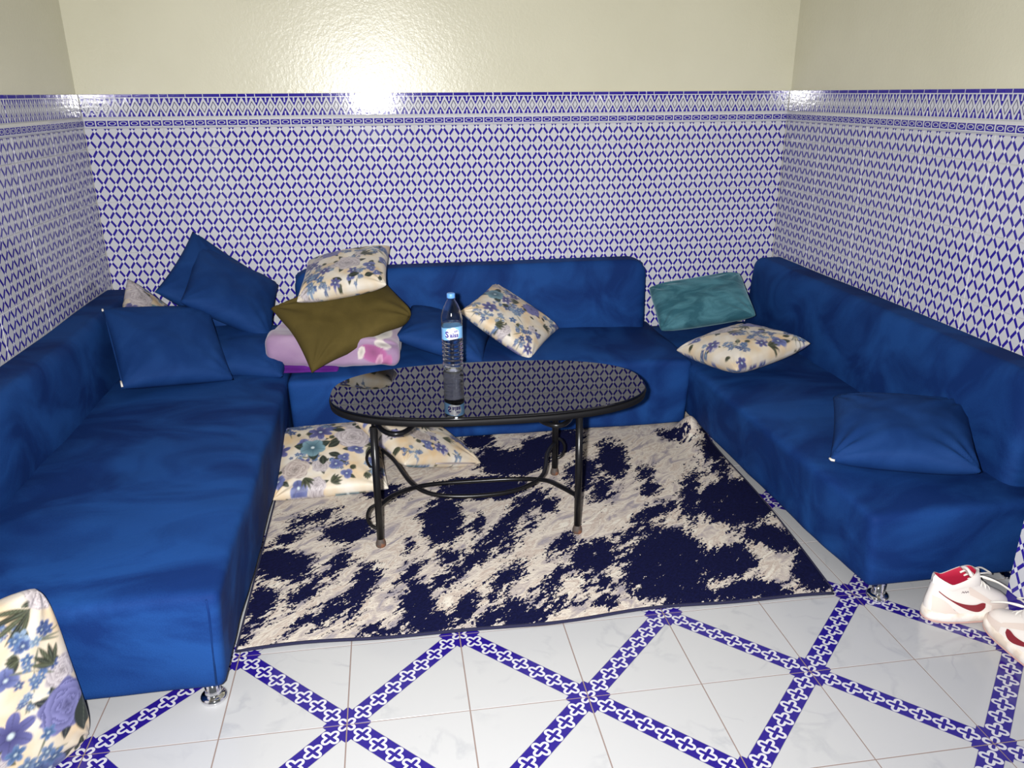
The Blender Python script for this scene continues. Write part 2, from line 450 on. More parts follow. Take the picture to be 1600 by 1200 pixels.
# left sofa: back on the left wall
sofa('long blue velvet sofa along the left wall', (XL+0.004, -0.205, 0), 0, 2.355, 0.885, 0.36, 0.675, 2.33, 0.02, 0.165, 0.035, 1.3, True,
     feet=[(0.845, 0.035), (0.08, 0.05), (0.845, 2.28), (0.08, 2.28)])
# back sofa: back on the back wall  (local x -> -Y, local y -> +X)
sofa('blue velvet sofa along the back wall behind the table', (0.022, YB-0.004, 0), -math.pi/2, 1.905, 0.712, 0.36, 0.735, 1.86, 0.0, 0.15, 0.03, 5.1, zb=0.02,
     feet=[(0.63, 0.08), (0.63, 1.80), (0.08, 0.08), (0.08, 1.80)])
# right sofa: mirrored by turning it round (local y -> -Y)
rs = sofa('long blue velvet sofa along the right wall by the sneakers', (XR-0.004, YB-0.006, 0), math.pi, 2.235, 0.715, 0.33, 0.72, 2.1, 0.02, 0.15, 0.03, 9.7, taper=0.05,
     feet=[(0.605, 2.185), (0.08, 2.15), (0.625, 0.08), (0.08, 0.08)])

# ------------------------------------------------------------------ rug
RX0, RX1, RY0, RY1 = -0.01, 1.945, 0.012, 1.74
BLOBS = [  # navy areas of the rug: x, y, half length, half width, turn (metres, on the rug)
(1.428, 0.261, 0.262, 0.158, 1.23), (1.640, 0.226, 0.145, 0.092, -2.43), (1.840, 0.663, 0.216, 0.165, 0.99), (1.867, 0.374, 0.127, 0.086, 2.32), (1.931, 1.168, 0.309, 0.063, 1.30), (1.930, 0.158, 0.167, 0.073, 1.20), (1.669, 0.057, 0.142, 0.068, -3.04), (1.78, 1.33, 0.09, 0.05, 2.2), (1.447, 0.063, 0.103, 0.067, -2.91), (1.005, 1.167, 0.181, 0.129, -2.51), (1.235, 1.357, 0.158, 0.101, 1.11), (1.132, 1.300, 0.130, 0.090, 1.38), (0.896, 1.233, 0.123, 0.073, 1.47), (1.434, 1.123, 0.193, 0.073, -1.76), (1.278, 1.004, 0.163, 0.073, -1.82), (1.552, 0.971, 0.083, 0.039, 1.23), (1.331, 0.843, 0.116, 0.053, 1.29), (0.654, 0.698, 0.200, 0.090, 1.50), (0.847, 0.940, 0.203, 0.117, 3.11), (0.982, 0.760, 0.171, 0.047, 0.95), (1.063, 0.774, 0.087, 0.054, 1.77), (0.850, 0.554, 0.143, 0.044, 0.95), (0.749, 0.413, 0.123, 0.036, 0.93), (0.660, 0.304, 0.098, 0.042, 0.91), (0.297, 0.677, 0.105, 0.098, -2.94), (0.157, 0.790, 0.114, 0.053, -2.29), (0.071, 0.472, 0.149, 0.094, 2.51), (0.273, 0.448, 0.111, 0.046, 1.24), (0.027, 0.228, 0.120, 0.052, 1.61), (0.166, 0.270, 0.105, 0.041, -2.05), (0.345, 0.241, 0.120, 0.032, 1.37), (0.266, 0.165, 0.079, 0.043, -1.95), (0.369, 0.332, 0.111, 0.037, 1.45), (0.543, 0.155, 0.118, 0.063, 1.54), (0.517, 0.327, 0.090, 0.040, -2.07), (0.598, 0.045, 0.061, 0.051, 2.75), (0.708, 0.129, 0.100, 0.035, 1.30), (0.843, 0.255, 0.125, 0.045, -2.26), (0.878, 0.067, 0.095, 0.065, -2.85), (0.762, 0.052, 0.068, 0.042, -2.56), (1.016, 0.227, 0.138, 0.032, -2.29), (1.183, 0.351, 0.123, 0.083, -2.22), (1.174, 0.182, 0.087, 0.023, 1.48), (1.135, 0.208, 0.077, 0.022, 1.24), (0.945, 0.144, 0.087, 0.026, -2.30), (1.350, 0.472, 0.092, 0.038, -2.37), (1.488, 0.624, 0.115, 0.050, -2.55), (1.521, 0.812, 0.059, 0.037, 1.16), (1.683, 0.756, 0.231, 0.052, 1.20), (1.086, 0.446, 0.093, 0.038, 1.04), (0.429, 0.040, 0.079, 0.032, 3.11), (0.180, 0.112, 0.064, 0.025, -2.36), (0.005, 0.108, 0.060, 0.029, 1.62), (0.524, 0.537, 0.063, 0.024, 1.56), (0.658, 0.428, 0.059, 0.037, 1.55), (0.073, 0.657, 0.051, 0.035, -2.29), (0.857, 1.420, 0.094, 0.088, 2.42), (0.432, 0.962, 0.108, 0.068, 2.87), (1.011, 0.098, 0.085, 0.035, -3.13), (1.176, 0.071, 0.039, 0.034, -2.84), (0.902, 0.499, 0.079, 0.030, -2.16), (0.993, 0.603, 0.076, 0.025, -2.19), (0.786, 0.637, 0.074, 0.031, 1.34), 
]
def rug():
    nx, ny = 230, 200
    xs = np.linspace(RX0, RX1, nx); ys = np.linspace(RY0, RY1, ny)
    Xg, Yg = np.meshgrid(xs, ys)
    f = np.full(Xg.shape, -1.0)
    for cx, cy, a, b_, t in BLOBS:
        c, s = math.cos(t), math.sin(t); dx, dy = Xg-cx, Yg-cy
        d = np.sqrt(((dx*c+dy*s)/a)**2+((-dx*s+dy*c)/b_)**2)
        f = np.maximum(f, (1-d)*min(a, b_)/0.045)
    f = np.clip(f, -1, 1)
    Z = np.zeros_like(Xg)
    for j in range(ny):
        for i in range(nx):
            Z[j, i] = 0.0025*nz3((Xg[j, i], Yg[j, i], 0), 3, 2.0)
    Z += 0.012
    Z += 0.085*np.exp(-(((Xg-1.87)/0.06)**2+((Yg-1.35)/0.08)**2))
    Z += 0.020*np.exp(-(((Xg-1.85)/0.05)**2+((Yg-1.16)/0.16)**2))*(Xg < 1.93)
    Xw = Xg.copy(); Yw = Yg.copy()
    Xw += (Xg-RX0)/(RX1-RX0)*(0.055*Yg-0.026)
    edge = np.exp(-(Yg-RY0)/0.12)
    Yw += edge*(0.010*np.sin(Xg*5.1+0.6)+0.005*np.sin(Xg*11))
    Xw += np.exp(-(RX1-Xg)/0.15)*0.010*np.sin(Yg*4.0-0.6)
    root = thing('rug', 'navy and cream abstract patterned rug under the coffee table', 'rug', (0, 0, 0))
    V = np.stack([Xw, Yw, Z], -1).reshape(-1, 3); 
    Fc = [(j*nx+i, j*nx+i+1, (j+1)*nx+i+1, (j+1)*nx+i) for j in range(ny-1) for i in range(nx-1)]
    # skirt down to the floor
    per = [i for i in range(nx)]+[j*nx+nx-1 for j in range(1, ny)]+[(ny-1)*nx+i for i in range(nx-2, -1, -1)]+[j*nx for j in range(ny-2, 0, -1)]
    n0 = len(V); sk = V[per].copy(); sk[:, 2] = np.maximum(0.001, sk[:, 2]-0.011)
    V = np.concatenate([V, sk]); m = len(per)
    Fc += [(per[i], n0+i, n0+(i+1) % m, per[(i+1) % m]) for i in range(m)]
    o = mesh_obj('pile', V, Fc, m_rug, root, True)
    at = o.data.attributes.new('navy', 'FLOAT', 'POINT')
    at.data.foreach_set('value', np.concatenate([f.ravel(), np.full(m, 0.5)]).astype(np.float32))
    path = [V[p]+np.array([0, 0, -0.004]) for p in per[::4]]
    mesh_obj('binding', *tube(path, 0.0055, 6, True), m_bind, root, True)
m_bind, nt, b = mat('rug_binding', 0.95, srgb(20, 21, 52))
m_rug, nt, b = mat('rug_pile', 0.92, (0.5, 0.5, 0.5, 1))
a = nt.nodes.new('ShaderNodeAttribute'); a.attribute_name = 'navy'; fx = X(nt, a.outputs['Fac'])
st = (1.0, 0.45, 1.0)
def rn(scale, detail, rough, dist, off=(0, 0, 0), rot=rad(-42), stretch=(0.55, 1.5, 1)):
    tc = nt.nodes.new('ShaderNodeTexCoord'); mp0 = nt.nodes.new('ShaderNodeMapping'); mp0.inputs['Rotation'].default_value = (0, 0, rot); mp0.inputs['Location'].default_value = off
    mp = nt.nodes.new('ShaderNodeMapping'); mp.inputs['Scale'].default_value = stretch
    nt.links.new(tc.outputs['Object'], mp0.inputs[0]); nt.links.new(mp0.outputs[0], mp.inputs[0])
    n = nt.nodes.new('ShaderNodeTexNoise'); nt.links.new(mp.outputs[0], n.inputs[0])
    n.inputs['Scale'].default_value = scale; n.inputs['Detail'].default_value = detail; n.inputs['Roughness'].default_value = rough; n.inputs['Distortion'].default_value = dist
    return X(nt, n.outputs[0])
big = rn(12, 6, 0.66, 0.8); fine = rn(95, 3, 0.65, 0.0, stretch=(0.8, 1.2, 1)); med = rn(30, 4, 0.7, 0.4, (3, 1, 0))
fld = fx*0.95+(big-0.5)*2.9+(med-0.5)*3.2+(fine-0.5)*2.4-0.02
navy = fld > 0.0
cr = ramp(nt, rn(11, 5, 0.6, 1.2, (7, 2, 0)), [(0.36, srgb(144, 138, 144)), (0.44, srgb(172, 162, 156)), (0.52, srgb(200, 192, 180)), (0.58, srgb(174, 160, 150)), (0.66, srgb(206, 200, 188))])
nv2 = ramp(nt, fine, [(0.35, srgb(11, 13, 42)), (0.7, srgb(17, 20, 58))])
nt.links.new(mixc(nt, navy, cr, nv2), b.inputs['Base Color'])
b.inputs['Specular IOR Level'].default_value = 0.08
bump(nt, b, fine+navy*0.6+med*0.5, 0.6, 0.004)
rug()

# ------------------------------------------------------------------ cushions
def lerp(a, b_, t): return a+(b_-a)*t[..., None]
CREAM = np.array(srgb(196, 184, 164)[:3]); PEACH = np.array(srgb(196, 170, 134)[:3]); IVORY = np.array(srgb(202, 196, 186)[:3])
def lin(*c): return np.array(srgb(*c)[:3])*0.72
def vnoise(x, y, s, o):
    out = np.zeros_like(x)
    for k, a in ((1, 1.0), (2.1, 0.5), (4.3, 0.25)):
        out += a*np.sin(x*s*k+o+1.3*np.sin(y*s*k*0.8+o*2))*np.sin(y*s*k*1.1-o+1.1*np.sin(x*s*k*0.9+o))
    return out/1.75
def paint(x, y, elems, seed):
    """floral print colours at points x, y (0-1 over the cushion face)"""
    n = vnoise(x, y, 9, seed); col = lerp(CREAM, PEACH, np.clip(n*1.4, 0, 1)); col = lerp(col, IVORY, np.clip(-n*1.6, 0, 1))
    rng = random.Random(seed)
    def put(mask, c):
        mk = np.clip(mask, 0, 1)[..., None]; col[...] = col*(1-mk)+c*mk
    def sharp(d, w_=0.012): return np.clip(0.5-d/w_, 0, 1)
    def rose(cx, cy, r0, dark, mid, light, ph):
        dx, dy = x-cx, y-cy; r = np.hypot(dx, dy)/r0; t = np.arctan2(dy, dx)+ph
        out = 1+0.07*np.sin(5*t)+0.04*np.sin(9*t+1)
        k0 = np.floor(r*3.4); s = (r*3.4+0.30*np.sin(3*t+2.4*k0)+0.10*np.sin(7*t+1.7*k0)) % 1.0
        c = lerp(dark, light, np.clip(0.25+0.75*s**0.6, 0, 1)); c = c*(1-(np.clip(1-r*3.0, 0, 1)*0.55)[..., None])
        c = c*0.75+mid*0.25
        put(sharp((r-out)*r0), c)
    def petal(cx, cy, r0, n_, cin, cout, ph, depth=0.35):
        dx, dy = x-cx, y-cy; r = np.hypot(dx, dy)/r0; t = np.arctan2(dy, dx)+ph
        out = (1-depth)+depth*np.abs(np.cos(n_*t/2))
        c = lerp(cin, cout, np.clip(r, 0, 1)); c = c*(1-0.25*(np.abs(np.sin(n_*t/2)) < 0.15))[..., None]
        put(sharp((r-out)*r0), c); put(sharp((r-0.13)*r0), lin(205, 220, 225))
    def leaf(cx, cy, L_, w_, ang, c):
        ca, sa = math.cos(ang), math.sin(ang); dx, dy = x-cx, y-cy; a_ = (dx*ca+dy*sa)/L_; b_ = (-dx*sa+dy*ca)
        h_ = w_*np.clip(1-(2*a_-1)**2, 0, 1)
        put(((a_ > 0)*(a_ < 1)*sharp(np.abs(b_)-h_, 0.008)), c)
        put(((a_ > 0.05)*(a_ < 0.95)*sharp(np.abs(b_)-0.002, 0.004))*0.4, lin(130, 140, 120))
    def fan(cx, cy, L_, ang, c=None):
        for k in range(5):
            leaf(cx, cy, L_*(1-0.1*abs(k-2)), 0.013, ang+(k-2)*0.32, lin(44, 48, 38) if k % 2 else lin(74, 78, 58))
    def sprig(cx, cy, r0, dark=False):
        for k in range(4): leaf(cx, cy, r0*1.25, 0.006, rng.uniform(0, 6.28), lin(104, 110, 96))
        for k in range(9):
            a_ = rng.uniform(0, 6.28); q = r0*math.sqrt(rng.random())
            c1 = rng.choice([(62, 92, 140), (84, 108, 146), (112, 136, 164), (50, 70, 122)])
            petal(cx+q*math.cos(a_), cy+q*math.sin(a_), r0*rng.uniform(0.26, 0.4), 5, lin(*c1)*0.6, lin(*[min(255, v_+42) for v_ in c1]), rng.uniform(0, 6), 0.5)
    under = [(rng.choice(['fan', 'sprig', 'leaf', 'fan', 'bud', 'sprig', 'star', 'rose']), (i_+rng.random())/6, (j_+rng.random())/6, rng.uniform(0.05, 0.085)) for i_ in range(6) for j_ in range(6)]
    rng.shuffle(under)
    for e in under+list(elems):
        k, cx, cy, r0 = e[:4]; ph = e[4] if len(e) > 4 else rng.uniform(0, 6.28)
        if k == 'rose': 
            for t in range(3): leaf(cx, cy, r0*1.45, r0*0.24, ph+t*2.2, lin(52, 58, 50))
            rose(cx, cy, r0, lin(96, 84, 92), lin(178, 168, 172), lin(226, 218, 220), ph)
        elif k == 'tan': rose(cx, cy, r0, lin(92, 74, 72), lin(176, 158, 150), lin(228, 216, 208), ph)
        elif k == 'violet':
            for t in range(3): leaf(cx, cy, r0*1.4, r0*0.22, ph+t*2.1, lin(46, 50, 56))
            rose(cx, cy, r0, lin(36, 34, 84), lin(88, 86, 148), lin(146, 146, 198), ph)
        elif k == 'star': petal(cx, cy, r0, 6, lin(54, 52, 104), lin(112, 114, 170), ph, 0.5)
        elif k == 'teal':
            for t in range(3): leaf(cx, cy, r0*1.5, r0*0.4, ph+t*1.9, lin(46, 58, 52))
            petal(cx, cy, r0, 5, lin(36, 74, 92), lin(128, 164, 178), ph, 0.22)
        elif k == 'sprig': sprig(cx, cy, r0)
        elif k == 'fan': fan(cx, cy, r0, ph)
        elif k == 'bud':
            leaf(cx, cy, r0*1.6, r0*0.35, ph, lin(56, 62, 54)); petal(cx, cy, r0, 3, lin(62, 68, 124), lin(124, 134, 184), ph, 0.4)
        elif k == 'leaf': leaf(cx, cy, r0, r0*0.28, ph, lin(44, 52, 46))
    return col
def filler(seed, n=16):
    rng = random.Random(seed*7+1); out = []; pts = []
    kinds = ['sprig', 'rose', 'fan', 'violet', 'bud', 'teal', 'sprig', 'star', 'tan', 'leaf', 'fan', 'sprig', 'rose', 'bud', 'violet', 'sprig']
    for k in range(n):
        best = None
        for t in range(30):
            p = (rng.random(), rng.random()); d = min([math.hypot(p[0]-q[0], p[1]-q[1]) for q in pts]+[9])
            if best is None or d > best[0]: best = (d, p)
        pts.append(best[1]); kd = kinds[k % len(kinds)]
        out.append((kd, *best[1], {'sprig': 0.11, 'rose': 0.15, 'fan': 0.17, 'violet': 0.12, 'bud': 0.05, 'teal': 0.11, 'star': 0.09, 'tan': 0.10, 'leaf': 0.12}[kd]))
    return out
def cushion(name, label, w_, h_, t_, loc, rot, m, n=40, concave=0.07, seed=0, elems=None, bend=0.0, bendy=0.0, flat=1.0, droop=None, sharp=0.42, wr=0.006, cat='cushion', corner=0.0, seam_m=None):
    """square stuffed cushion; local x right, y up, face +z; corners at (+-w/2, +-h/2)"""
    root = thing(name, label, cat, loc, [rad(a) for a in rot])
    t = np.linspace(-1, 1, n+1); t = np.sign(t)*np.abs(t)**0.88 if not elems else t
    U, V_ = np.meshgrid(t, t)
    cu = np.clip(np.abs(U), 0, 1); cv = np.clip(np.abs(V_), 0, 1)
    if callable(corner): k = corner(U, V_)
    elif corner > 0:                     # rounded corners
        k = 1-corner*(cu**6)*(cv**6); 
    else: k = 1.0
    Xp = U*(1-concave*(1-V_**2))*w_/2*k; Yp = V_*(1-concave*(1-U**2))*h_/2*k
    prof = ((1-cu**2.6)*(1-cv**2.6))**sharp
    ang = np.arctan2(V_, U+1e-9)
    wrk = np.zeros_like(U)
    for sx in (-1, 1):
        for sy in (-1, 1):
            dx, dy = U-sx, V_-sy; rr = np.hypot(dx, dy); aa = np.arctan2(dy, dx)
            wrk += np.exp(-rr*2.4)*np.sin(aa*13+seed*3+sx+2*sy)
    nzs = vnoise(U, V_, 2.3, seed+0.7)
    top = t_/2*prof*(1+0.12*nzs)+wr*wrk*np.clip(prof*2.5, 0, 1)
    bot = -t_/2*prof*flat
    off = bend*(1-U**2)*w_+bendy*(1-V_**2)*h_
    if droop: off = off+droop(U, V_)
    N = n+1
    idx_in = np.arange(N*N).reshape(N, N)
    Vt = np.stack([Xp, Yp, top+off], -1).reshape(-1, 3)
    # the back side, sharing the rim
    rim = np.zeros((N, N), bool); rim[0, :] = rim[-1, :] = rim[:, 0] = rim[:, -1] = True
    step = max(1, n//40)
    Vb = np.stack([Xp, Yp, bot+off], -1)
    bi = idx_in.copy(); inner = ~rim; bi[inner] = N*N+np.arange(inner.sum())
    V = np.concatenate([Vt, Vb[inner]])
    Fc = []
    for j in range(n):
        for i in range(n):
            Fc.append((idx_in[j, i], idx_in[j, i+1], idx_in[j+1, i+1], idx_in[j+1, i]))
            Fc.append((bi[j, i], bi[j+1, i], bi[j+1, i+1], bi[j, i+1]))
    o = mesh_obj('cover', V, [tuple(int(q) for q in f) for f in Fc], m, root, True)
    if elems is not None:
        ct = paint((U+1)/2, (V_+1)/2, elems, seed).reshape(-1, 3)
        cb_ = paint((1-U)/2, (V_+1)/2, filler(seed+3), seed+1)[inner]
        cc = np.concatenate([ct, cb_]); cc = np.concatenate([cc, np.ones((len(cc), 1))], 1)
        at = o.data.color_attributes.new('print', 'FLOAT_COLOR', 'POINT'); at.data.foreach_set('color', cc.astype(np.float32).ravel())
    per = list(idx_in[0, :])+list(idx_in[1:, -1])+list(idx_in[-1, -2::-1])+list(idx_in[-2:0:-1, 0])
    if seam_m:
        path = [Vector(V[p]) for p in per[::max(1, n//40)]]
        mesh_obj('seam', *tube(path, 0.0022, 5, True), seam_m, root, True)
    root['edge'] = 0; del root['edge']
    o['_'] = 0; del o['_']
    return root, V[np.array(per)]
ND = 150
# corner pile, left
cushion('cushion', 'dark blue suede cushion in the corner with its tip rising highest against the tiles', 0.43, 0.43, 0.12, (-0.345, 1.945, 0.70), (41.7, 39.7, 9.9), m_bluecush, seed=1, concave=0.06)
cushion('cushion', 'blue suede cushion leaning in front of the tallest one in the left corner', 0.44, 0.44, 0.15, (-0.252, 1.885, 0.675), (28.9, 31.9, 14.9), m_bluecush, seed=2, concave=0.05)
cushion('cushion', 'floral cushion mostly hidden behind a blue cushion in the left corner', 0.40, 0.40, 0.12, (-0.60, 1.78, 0.53), (40.4, 46.5, 33.9), m_floral, n=90, seed=3, elems=filler(3))
cushion('cushion', 'blue suede cushion lying flat beneath the left corner pile', 0.46, 0.44, 0.15, (-0.20, 1.70, 0.445), (12, 6, -6), m_bluecush, seed=4, concave=0.05)
c3, rim3 = cushion('cushion', 'square blue suede cushion propped on the left sofa with a pale zip along one edge', 0.46, 0.45, 0.15, (-0.477, 1.49, 0.545), (34.9, 7.3, 27.4), m_bluecush, seed=5, concave=0.04)
mesh_obj('zip', *tube([(-0.222, y, 0.006) for y in (0.20, 0.1, 0.0, -0.1, -0.20)], 0.0035, 6), m_bluecush, c3, True)
for yy, ln in ((0.212, 0.012), (-0.205, 0.03)):
    mesh_obj('zip_end', *tube([(-0.226, yy-ln/2, 0.008), (-0.226, yy+ln/2, 0.008)], 0.0045, 6), m_zipend, c3, True)
# pile by the table
cushion('cushion', 'blue suede cushion lying behind the water bottle', 0.44, 0.43, 0.14, (0.765, 1.765, 0.455), (6, 17.0, -11.3), m_bluecush, seed=6, concave=0.05)
E9 = [('violet', .62, .74, .12), ('star', .33, .80, .09), ('tan', .10, .86, .09), ('teal', .14, .58, .12), ('sprig', .52, .42, .15), ('sprig', .74, .2, .12), ('star', .22, .26, .1), ('fan', .45, .70, .16, 3.6), ('fan', .88, .6, .14, 1.0), ('bud', .9, .36, .05), ('sprig', .88, .86, .1), ('leaf', .3, .45, .1), ('fan', .42, .05, .14, 0.6)]
cushion('cushion', 'floral cushion leaning on the back sofa just right of the water bottle', 0.42, 0.42, 0.13, (1.10, 1.795, 0.50), (8, 31.2, -26.7), m_floral, n=ND, seed=7, elems=E9, concave=0.05)
# folded blanket
def blanket():
    root = thing('folded_blanket', 'folded lilac fleece blanket with a pink flower print under the olive pillow', 'blanket', (0.24, 1.735, 0.372), (0, 0, rad(-5)))
    def slab(name, h, r, n, loc, m, seed, amp, rot=0):
        def fn(p):
            x, y, z = p; t = (z+h[2])/(2*h[2])
            z2 = z+amp*nz3((x, y, 0), 5, seed)*t+0.3*amp*nz3((x, y, z), 16, seed)
            y2 = y-0.012*math.sin(t*math.pi*2.0+x*5)*(1 if y < 0 else 0)+amp*0.9*nz3((x, 0, z), 7, seed+2)
            x2 = x+0.6*amp*nz3((0, y, z), 7, seed+4)
            k = 1-0.22*max(0, x/h[0])**3*t
            return Vector((x2, y2, -h[2]+(z2+h[2])*k))
        o = bm_obj(name, soft_box(h, r, n, fn), m, root, loc); o.rotation_euler[2] = rot; return o
    slab('lower_fold', (0.165, 0.215, 0.016), 0.014, (40, 30, 6), (-0.150, -0.012, 0.014), m_purple, 2.0, 0.006, rad(3))
    o = slab('upper_fold', (0.305, 0.218, 0.075), 0.036, (90, 70, 24), (0, 0, 0.088), m_lilac, 6.0, 0.022)
    n = len(o.data.vertices); co = np.empty(n*3); o.data.vertices.foreach_get('co', co); co = co.reshape(-1, 3)
    x, y, z = co.T
    base = lerp(lin(160, 130, 166), lin(186, 160, 188), np.clip(0.5+0.8*vnoise(x, y+z, 11, 1.0), 0, 1))
    s = y*-0.4+z                                # unrolled height over the front edge
    for cx, cs, r0, a0, c in ((0.19, 0.075, 0.075, -0.5, lin(190, 112, 166)), (0.24, 0.02, 0.05, 0.9, lin(196, 120, 170)), (0.135, 0.085, 0.030, 1.3, lin(238, 230, 222)), (0.235, 0.115, 0.045, -0.5, lin(238, 230, 222)), (0.215, 0.04, 0.030, 1.2, lin(222, 170, 200))):
        dx, ds = x-cx, s-cs; ca, sa = math.cos(a0), math.sin(a0); p_, q_ = dx*ca+ds*sa, -dx*sa+ds*ca
        d = np.hypot(p_/r0, q_/(r0*0.55)); mk = np.clip((1-d)*6, 0, 1)[:, None]
        base = base*(1-mk)+(c*np.clip(0.55+0.5*d, 0, 1)[:, None])*mk
    at = o.data.color_attributes.new('print', 'FLOAT_COLOR', 'POINT'); at.data.foreach_set('color', np.concatenate([base, np.ones((n, 1))], 1).astype(np.float32).ravel())
blanket()
def olive_droop(U, V_): return -0.05*np.clip(-U-V_-0.7, 0, 2)**1.3+0.05*np.exp(-((U-0.25)/0.35)**2)*np.clip(-V_, 0, 1)**2+0.015*np.sin(U*4+V_*2)
cushion('pillow', 'olive brown cotton pillow slumped over the lilac blanket', 0.58, 0.40, 0.14, (0.295, 1.675, 0.600), (30, -9, 29), m_olive, n=60, seed=8, concave=0.03, wr=0.012, droop=olive_droop, cat='pillow', corner=lambda U, V_: 1-0.20*(U > 0)*np.abs(U)**4*np.abs(V_)**4)
E5 = [('sprig', .9, .75, .12), ('sprig', .16, .32, .15), ('sprig', .22, .14, .12), ('star', .12, .58, .10), ('violet', .36, .78, .13), ('rose', .58, .42, .155), ('fan', .6, .82, .2, 0.2), ('fan', .72, .6, .2, 0.5), ('bud', .86, .24, .06), ('bud', .92, .16, .05), ('leaf', .42, .12, .12, -0.4), ('leaf', .6, .12, .13, 0.2), ('leaf', .78, .10, .12, 0.3), ('star', .45, .06, .06), ('leaf', .12, .86, .16, 0.6), ('star', .6, .97, .08)]
cushion('cushion', 'floral cushion on top of the olive pillow', 0.42, 0.42, 0.14, (0.296, 1.795, 0.772), (14.0, -10.0, -6.2), m_floral, n=ND, seed=9, elems=E5, concave=0.05)
# right side
cushion('cushion', 'oblong teal velvet cushion in the right corner', 0.51, 0.33, 0.17, (2.139, 1.885, 0.53), (32, -8.8, -8.1), m_teal, n=60, seed=10, concave=0.025, wr=0.016, sharp=0.55, corner=0.04)
E11 = [('violet', .30, .86, .14), ('star', .62, .92, .10), ('rose', .26, .42, .14), ('sprig', .62, .52, .13), ('sprig', .74, .66, .1), ('fan', .36, .42, .2, 0.3), ('fan', .34, .72, .18, -1.1), ('sprig', .10, .62, .1), ('sprig', .74, .25, .11), ('bud', .2, .12, .06), ('fan', .94, .5, .13, 1.4), ('star', .5, .1, .08), ('sprig', .9, .9, .1)]
f11, rim11 = cushion('cushion', 'floral cushion lying on the seat of the right sofa', 0.43, 0.43, 0.15, (2.122, 1.315, 0.452), (8.5, -4.0, -73.3), m_floral, n=ND, seed=11, elems=E11, concave=0.05)
mesh_obj('zip', *tube([Vector((-0.205, y, -0.004)) for y in np.linspace(-0.19, 0.05, 6)], 0.004, 6), m_zip, f11, True)
c12, rim12 = cushion('cushion', 'blue suede cushion lying on the near end of the right sofa', 0.46, 0.43, 0.16, (2.275, 0.305, 0.44), (10.8, -4.2, -30.5), m_bluecush, n=60, seed=12, concave=0.04, wr=0.012)
mesh_obj('zip_end', *tube([(-0.229, -0.21, 0.004), (-0.223, -0.218, 0.004), (-0.212, -0.219, 0.003)], 0.0045, 6), m_zipend, c12, True)
# floor
E13 = [('sprig', .15, .86, .13), ('sprig', .5, .95, .1), ('sprig', .3, .93, .09), ('star', .05, .55, .11), ('star', .44, .75, .12), ('teal', .36, .52, .12), ('rose', .74, .64, .165), ('tan', .20, .26, .125), ('leaf', .55, .78, .13, -0.3), ('leaf', .5, .5, .14, 0.6), ('leaf', .5, .42, .13, -0.5), ('leaf', .45, .4, .13, -1.6), ('bud', .56, .26, .07), ('bud', .64, .34, .06), ('fan', .88, .5, .2, -1.2), ('fan', .28, .14, .13, -1.2), ('sprig', .9, .2, .09), ('fan', .5, .06, .12, 0.4)]
cushion('cushion', 'floral cushion lying on the left edge of the rug against the left sofa', 0.47, 0.46, 0.13, (0.20, 1.165, 0.092), (15, 1, 5), m_floral, n=ND, seed=13, elems=E13, concave=0.03)
E14 = [('bud', .3, .78, .07), ('violet', .12, .42, .07), ('rose', .62, .78, .13), ('tan', .38, .34, .11), ('fan', .6, .62, .2, -1.9), ('fan', .9, .66, .15, -1.5), ('sprig', .2, .92, .1), ('leaf', .3, .5, .12, 1.2), ('star', .84, .3, .08), ('sprig', .86, .9, .1), ('star', .5, .12, .08), ('fan', .64, .3, .16, -0.5), ('sprig', .08, .7, .08), ('star', .94, .78, .08)]
f14, rim14 = cushion('cushion', 'floral cushion tipped up behind the left table legs', 0.45, 0.42, 0.13, (0.585, 1.225, 0.125), (12.7, 18.6, 36.6), m_floral, n=ND, seed=14, elems=E14, concave=0.04)
mesh_obj('zip', *tube([Vector((x, -0.204, 0.0)) for x in np.linspace(-0.05, 0.2, 6)], 0.004, 6), m_zip, f14, True)
EN = [('fan', .9, .92, .2, 3.4), ('sprig', .86, .76, .1), ('sprig', .82, .62, .09), ('tan', .44, .40, .12), ('star', .66, .38, .11), ('violet', .90, .33, .13), ('teal', .36, .22, .12), ('sprig', .72, .18, .12), ('fan', .9, .58, .14, 1.8), ('leaf', .58, .28, .12, 1.9), ('sprig', .2, .8, .12), ('rose', .15, .5, .14), ('violet', .1, .2, .1), ('sprig', .5, .06, .1), ('leaf', .94, .12, .2, 1.3)]
cushion('floor_cushion', 'floral floor cushion standing on edge by the near end of the left sofa', 0.60, 0.46, 0.16, (-0.55, -0.46, 0.215), (80, 0, 52), m_floral, n=170, seed=15, elems=EN, concave=0.0, corner=0.06, sharp=0.36)

